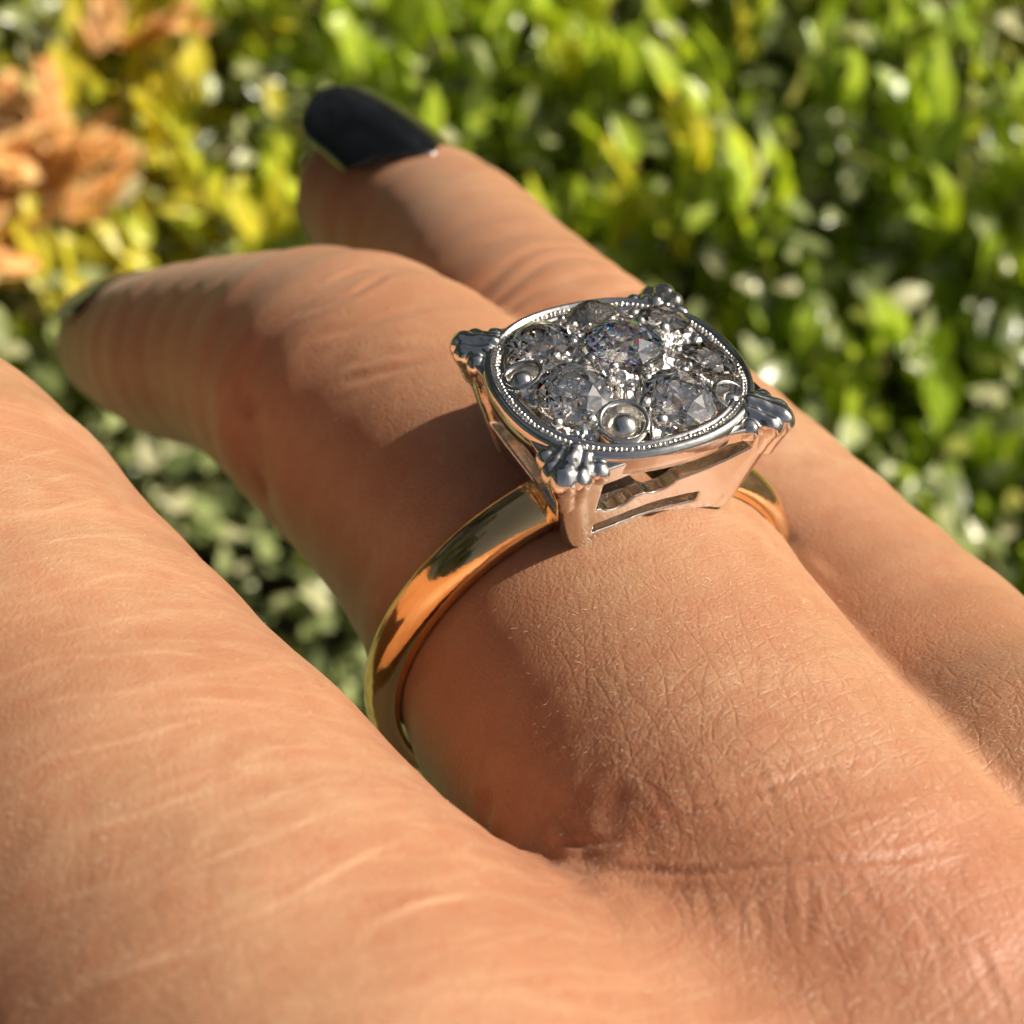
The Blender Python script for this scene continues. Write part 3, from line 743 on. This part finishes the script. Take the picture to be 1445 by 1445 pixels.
# ---- diamonds, old European cut
def gem():
    V, F = [], []
    def ringv(n, r, z, ph): i0 = len(V); V.extend([(r*math.cos(2*math.pi*(i+ph)/n), r*math.sin(2*math.pi*(i+ph)/n), z) for i in range(n)]); return list(range(i0, i0+n))
    T = ringv(8, .48, .34, 0); S = ringv(8, .76, .185, .5); G = ringv(16, 1., .03, 0); G2 = ringv(16, 1., -.03, 0)
    Pm = ringv(8, .52, -.43, .5); Cu = ringv(8, .09, -.80, .0)
    F.append(T)
    for i in range(8):
        j = (i+1) % 8; h = (i-1) % 8
        F.append((T[i], S[i], T[j]))                              # star
        F.append((T[j], S[i], G[(2*i+2) % 16], S[j]))            # kite
        F.append((S[i], G[2*i], G[2*i+1])); F.append((S[i], G[2*i+1], G[(2*i+2) % 16]))
        F.append((Pm[i], G2[2*i+1], G2[2*i])); F.append((Pm[i], G2[(2*i+2) % 16], G2[2*i+1]))
        F.append((G2[(2*i+2) % 16], Pm[i], Cu[j], Pm[j]))
        F.append((Pm[i], Cu[i], Cu[j]))
    for i in range(8):
        j = (i+1) % 8
    for i in range(16): F.append((G[i], G2[i], G2[(i+1) % 16], G[(i+1) % 16]))
    F.append(Cu[::-1])
    F = [tuple(f) for f in F]
    return V, F
gv, gf = gem()
bm = bmesh.new(); vs = [bm.verts.new(v) for v in gv]
for f_ in gf:
    try: bm.faces.new([vs[i] for i in f_])
    except ValueError: pass
bmesh.ops.holes_fill(bm, edges=[e_ for e_ in bm.edges if len(e_.link_faces) == 1], sides=8)
bmesh.ops.triangulate(bm, faces=[f_ for f_ in bm.faces if len(f_.verts) == 4])
bmesh.ops.recalc_face_normals(bm, faces=bm.faces)
gm = bpy.data.meshes.new('diamond'); bm.to_mesh(gm); bm.free()
gm.transform(Matrix.Scale(MM, 4)); gm.materials.append(DIAM)
for i, (sx, sy, sr) in enumerate(STONES):
    o = bpy.data.objects.new('diamond', gm); C.objects.link(o); o.parent = ring
    zz = dome(sx, sy) + .24 + (.08 if i == 0 else 0)
    o.location = (sx*MM, sy*MM, zz*MM); o.scale = (sr,)*3
    tl = (0, 0) if i == 0 else (random.uniform(-.09, .09) - .085*sy, random.uniform(-.09, .09) + .085*sx)
    o.rotation_euler = (tl[0], tl[1], random.uniform(0, 1))
    if i == 0:
        g0 = gm.copy(); g0.materials.clear(); g0.materials.append(DIAM_C); o.data = g0
    if i == 0: o['label'] = 'large centre diamond with rainbow fire'

# ================================================================== BACKGROUND
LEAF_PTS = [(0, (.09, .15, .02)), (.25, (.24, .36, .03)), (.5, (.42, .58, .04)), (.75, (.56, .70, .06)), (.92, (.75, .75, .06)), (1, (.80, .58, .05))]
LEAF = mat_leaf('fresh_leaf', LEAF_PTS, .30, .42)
GREY = mat_leaf('dull_leaf', [(0, (.09, .12, .045)), (.35, (.26, .31, .12)), (.75, (.50, .55, .26)), (1, (.62, .58, .36))], .25, .3)
CONIFER = mat_leaf('hedge_leaf', [(0, (.012, .028, .008)), (1, (.04, .075, .02))], .6, .1, .2)
DRY = mat_leaf('dry_leaf', [(0, (.88, .42, .15)), (.4, (.98, .62, .26)), (1, (.98, .80, .46))], .6, .5)
STEM = mat_plain('stem', (.10, .06, .025), (.20, .14, .05), 60.)
SOIL = mat_plain('soil', (.012, .009, .006), (.05, .036, .022), 40.)

def bank(x, y): return .0 + .36*np.clip(y - .33, -.3, 3) + .02*np.sin(x*7) + .02*np.sin(y*9 + x*4)
gx = np.concatenate([[-60, -20, -8, -4], np.linspace(-2.5, 2.5, 60), [4, 8, 20, 60]]); gy = np.concatenate([[-60, -20, -5, -2], np.linspace(-1, 2.6, 60), [4, 8, 20, 60]])
GX, GY = np.meshgrid(gx, gy, indexing='ij'); GZ = bank(GX, np.minimum(GY, 2.)) - .03
idg = np.arange(GX.size).reshape(GX.shape)
me = mesh_np('ground', np.stack([GX, GY, GZ], -1).reshape(-1, 3), np.stack([idg[:-1, :-1], idg[1:, :-1], idg[1:, 1:], idg[:-1, 1:]], -1).reshape(-1, 4))
tag(link('ground', me, SOIL), kind='structure')

def leaf_template(L, W, fold, bend):
    V, F = [], []
    ts = [0, .18, .4, .62, .82, 1]
    for t in ts:
        wv = W/2*math.sin(math.pi*min(1, t**.8*.97 + .02))**.75 if 0 < t < 1 else W*.03
        y = L*t; zc = -bend*L*t*t
        V += [(-wv, y, zc + fold*wv), (0, y, zc), (wv, y, zc + fold*wv)]
    for i in range(len(ts)-1):
        a = i*3; F += [(a, a+1, a+4, a+3), (a+1, a+2, a+5, a+4)]
    return np.array(V), np.array(F)
TEMPL = [leaf_template(.029, .016, .35, .15), leaf_template(.025, .015, .5, .3), leaf_template(.034, .017, .25, .25)]
variants = {}
def leaf_mesh(ti, tb, mat, nm='leaf'):
    k = (ti, tb, mat.name)
    if k not in variants:
        V, F = TEMPL[ti]; me = mesh_np(nm, V, F); me.materials.append(mat)
        add_attr(me, 'tint', 'FLOAT', np.full(len(V), (tb+.5)/10)); variants[k] = me
    return variants[k]
def frame(direction, up_hint, roll=0):
    y = direction/np.linalg.norm(direction); x = np.cross(y, up_hint); x /= np.linalg.norm(x)+1e-9; z = np.cross(x, y)
    c_, s_ = math.cos(roll), math.sin(roll); return np.stack([c_*x + s_*z, y, -s_*x + c_*z], 1)
def shoot(base, h, nl, tint, size, spread=1.05):
    """leaf placements of one upright shoot: (pos, R, scale, templ, tint)"""
    lean = rng.normal(0, .18, 2); out = []; ph = rng.uniform(0, 6.28)
    tipdir = np.array([lean[0], lean[1] - .10, 1.])
    for i in range(nl):
        t = (i+1)/nl; p = base + tipdir*h*t
        a = ph + i*2.4 + (math.pi if i % 2 else 0) + rng.normal(0, .3)
        el = spread*(1 - t*.75) + rng.normal(0, .15)
        d_ = np.array([math.cos(a)*math.sin(el*1.3), math.sin(a)*math.sin(el*1.3), math.cos(el*1.3)])
        Rm = frame(d_, np.array([.55, -.55, .85]) + rng.normal(0, .3, 3), rng.normal(0, .25))
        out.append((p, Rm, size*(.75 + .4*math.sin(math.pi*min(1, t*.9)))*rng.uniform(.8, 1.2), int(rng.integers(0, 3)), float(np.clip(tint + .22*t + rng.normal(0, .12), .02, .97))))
    return out, base + tipdir*h
def plant(label, cat, pts, mat, htr, nl, tint, size, nsolo, group=None, solo_mat=None):
    P = np.array(pts); root = bpy.data.objects.new('shrub', None); C.objects.link(root)
    root.location = (P[:, 0].mean(), P[:, 1].mean(), bank(P[:, 0].mean(), P[:, 1].mean()))
    tag(root, label, cat, 'leafy shrubs behind the hand'); rl = np.array(root.location)
    leaves = []; sv, sf = [], []; k = 0
    for x, y in pts:
        b_ = np.array([x, y, bank(x, y) - .01]); h = rng.uniform(*htr)
        Ls, tip = shoot(b_, h, nl, tint(x, y), size); leaves += Ls
        for j, pnt in ((0, b_), (1, tip)):
            r_ = .0022 if j == 0 else .001
            sv += [pnt + (r_*math.cos(q_), r_*math.sin(q_), 0) for q_ in (0, 2.09, 4.19)]
        sf += [(k, k+1, k+4, k+3), (k+1, k+2, k+5, k+4), (k+2, k, k+3, k+5)]; k += 6
    st = link('stem', mesh_np('stem', np.array(sv) - rl, np.array(sf)), STEM, root); tag(st, kind='stuff')
    # the leaves that show largest: in the frame, nearest and highest
    def score(l):
        q_ = (l[0] - CAM) @ RC; u, v = q_[0]/q_[2], q_[1]/q_[2]
        if q_[2] < .05 or abs(u) > .40 or abs(v) > .40: return 9
        return q_[2] - .8*(l[0][2] - bank(l[0][0], l[0][1]))
    order = sorted(range(len(leaves)), key=lambda i: score(leaves[i]))
    for i in order[:nsolo]:
        p, Rm, s, ti, tn = leaves[i]
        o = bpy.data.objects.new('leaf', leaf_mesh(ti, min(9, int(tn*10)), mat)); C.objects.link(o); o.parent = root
        m = Matrix([[*Rm[0], 0], [*Rm[1], 0], [*Rm[2], 0], [0, 0, 0, 1]]); m.translation = Vector(p - rl)
        o.matrix_basis = m @ Matrix.Scale(s, 4)
    V, F, Tn = [], [], []; k = 0
    for i in order[nsolo:]:
        p, Rm, s, ti, tn = leaves[i]; tv, tf = TEMPL[ti]
        V.append(tv*s @ Rm.T + p - rl); F.append(tf + k); k += len(tv); Tn.append(np.full(len(tv), tn))
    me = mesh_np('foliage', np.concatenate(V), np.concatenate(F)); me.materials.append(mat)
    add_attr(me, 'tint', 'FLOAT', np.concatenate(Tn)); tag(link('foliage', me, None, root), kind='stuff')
    return root
def scatter(n_, x0, x1, y0, y1, cond=lambda x, y: True):
    out = []
    while len(out) < n_:
        x, y = rng.uniform(x0, x1), rng.uniform(y0, y1)
        if cond(x, y): out.append((x, y))
    return out
tb = lambda base: (lambda x, y: base + .18*math.sin(x*9 + y*5) + .1*math.sin(x*23))
plant('bright yellow green leafy shrub filling the upper right behind the ring', 'shrub', scatter(460, .02, .55, .62, 1.15), LEAF, (.07, .15), 11, tb(.60), .95, 280)
plant('fresh green shrub with upright leaves behind the black nail, top centre', 'shrub', scatter(380, -.27, .04, .64, 1.15), LEAF, (.06, .13), 10, tb(.54), .95, 240)
plant('green and yellow leafy shrub beside the orange dry frond, far left', 'shrub', scatter(270, -.62, -.25, .50, 1.15), LEAF, (.05, .10), 9, tb(.34), .9, 200)
plant('dark and bright leafy shrub low at the right edge beside the hand', 'shrub', scatter(230, .12, .52, .34, .62), LEAF, (.05, .10), 9, tb(.60), 1.0, 200)
# ground cover of small dull leaves everywhere
V, F, Tn = [], [], []; k = 0
for i in range(30000):
    x, y = rng.uniform(-.75, .75), rng.uniform(.05, 1.35)
    a = rng.uniform(0, 6.28); el = rng.uniform(.5, 1.5)
    Rm = frame(np.array([math.cos(a)*math.sin(el), math.sin(a)*math.sin(el), math.cos(el)]), np.array([.55, -.5, .85]) + rng.normal(0, .4, 3))
    tv, tf = TEMPL[int(rng.integers(0, 3))]; s = rng.uniform(.45, .85)
    V.append(tv*s @ Rm.T + (x, y, bank(x, y) + rng.uniform(-.01, .11))); F.append(tf + k); k += len(tv); Tn.append(np.full(len(tv), rng.uniform(0, 1)))
me = mesh_np('ground_cover', np.concatenate(V), np.concatenate(F)); me.materials.append(GREY); add_attr(me, 'tint', 'FLOAT', np.concatenate(Tn))
tag(link('ground_cover', me), 'low ground cover of small dull grey green leaves under the shrubs', 'ground cover', kind='stuff')

# dry orange conifer fronds at the left
def dry(center, n_br, label):
    root = bpy.data.objects.new('dry_frond', None); C.objects.link(root); root.location = center; tag(root, label, 'dry frond', 'dry orange fronds at the left')
    for b_ in range(n_br):
        V, F, Tn = [], [], []; k = 0
        a = rng.uniform(0, 6.28); d0 = np.array([math.cos(a), .5*math.sin(a), .25 + rng.uniform(-.2, .3)]); d0 /= np.linalg.norm(d0)
        Ln = rng.uniform(.04, .065)
        for i in range(90):
            t = i/90; p = d0*Ln*t
            sd = 1 if i % 2 else -1
            dd = d0 + np.cross(d0, [0, 0, 1])*sd*.9 + rng.normal(0, .2, 3)
            Rm = frame(dd, np.array([.5, -.6, .8]) + rng.normal(0, .25, 3)); tv, tf = TEMPL[0]
            V.append(tv*(.42*(1-t*.5), .95*(1-t*.6), .4) @ Rm.T*.8 + p); F.append(tf + k); k += len(tv); Tn.append(np.full(len(tv), rng.uniform(0, 1)))
        me = mesh_np('twig', np.concatenate(V), np.concatenate(F)); me.materials.append(DRY); add_attr(me, 'tint', 'FLOAT', np.concatenate(Tn))
        o = link('twig', me, None, root); o.location = rng.normal(0, .017, 3)*np.array([1, 1, .5])
def at_bank(x, y, up=.03):
    """world point where the photo pixel's ray meets the bank"""
    dr = RC @ np.array([(x-CX)/F_PX, (y-CX)/F_PX, 1.])
    for t in np.linspace(.2, 2, 3600):
        p = CAM + dr*t
        if p[2] < bank(p[0], p[1]) + up: return p
dry(at_bank(30, 230, .12), 16, 'dry orange conifer frond lying on the plants at the upper left')
dry(at_bank(20, 350, .11), 9, 'small dry orange frond just above the ring finger tip, at left edge')
dry(at_bank(170, 55, .12), 3, 'faded pinkish brown dry frond near the top left corner')

# unseen foliage wall beyond and at left, added so the metal reflects dark green
V, F, Tn = [], [], []; k = 0
for i in range(46000):
    x = rng.uniform(-5, 4); z0 = rng.uniform(.3, 3.5); left = i % 5 < 2
    if left: x = rng.uniform(-4.5, 2.)
    y = 2.1 + .25*math.sin(x*3 + z0*2) + .15*math.sin(z0*7) + abs(rng.normal(0, .12)) + .15*z0
    Rm = frame(rng.normal(0, 1, 3) + (0, -.5, .2), np.array([0, -.6, 1.]) + rng.normal(0, .4, 3)); tv, tf = TEMPL[int(rng.integers(0, 3))]
    V.append(tv*rng.uniform(2.2, 4.2) @ Rm.T + ((x, y, z0) if not left else (-y - .2, x - .2, z0))); F.append(tf + k); k += len(tv); Tn.append(np.full(len(tv), rng.uniform(0, .45)))
me = mesh_np('foliage', np.concatenate(V), np.concatenate(F)); me.materials.append(CONIFER); add_attr(me, 'tint', 'FLOAT', np.concatenate(Tn))
added_hedge = bpy.data.objects.new('added_hedge', None); C.objects.link(added_hedge); added_hedge.location = (0, 2.4, .3)
tag(added_hedge, 'unseen dark green foliage wall, added beyond the shrubs to darken the reflections', 'added_hedge'); tag(under(link('foliage', me), added_hedge), kind='stuff')
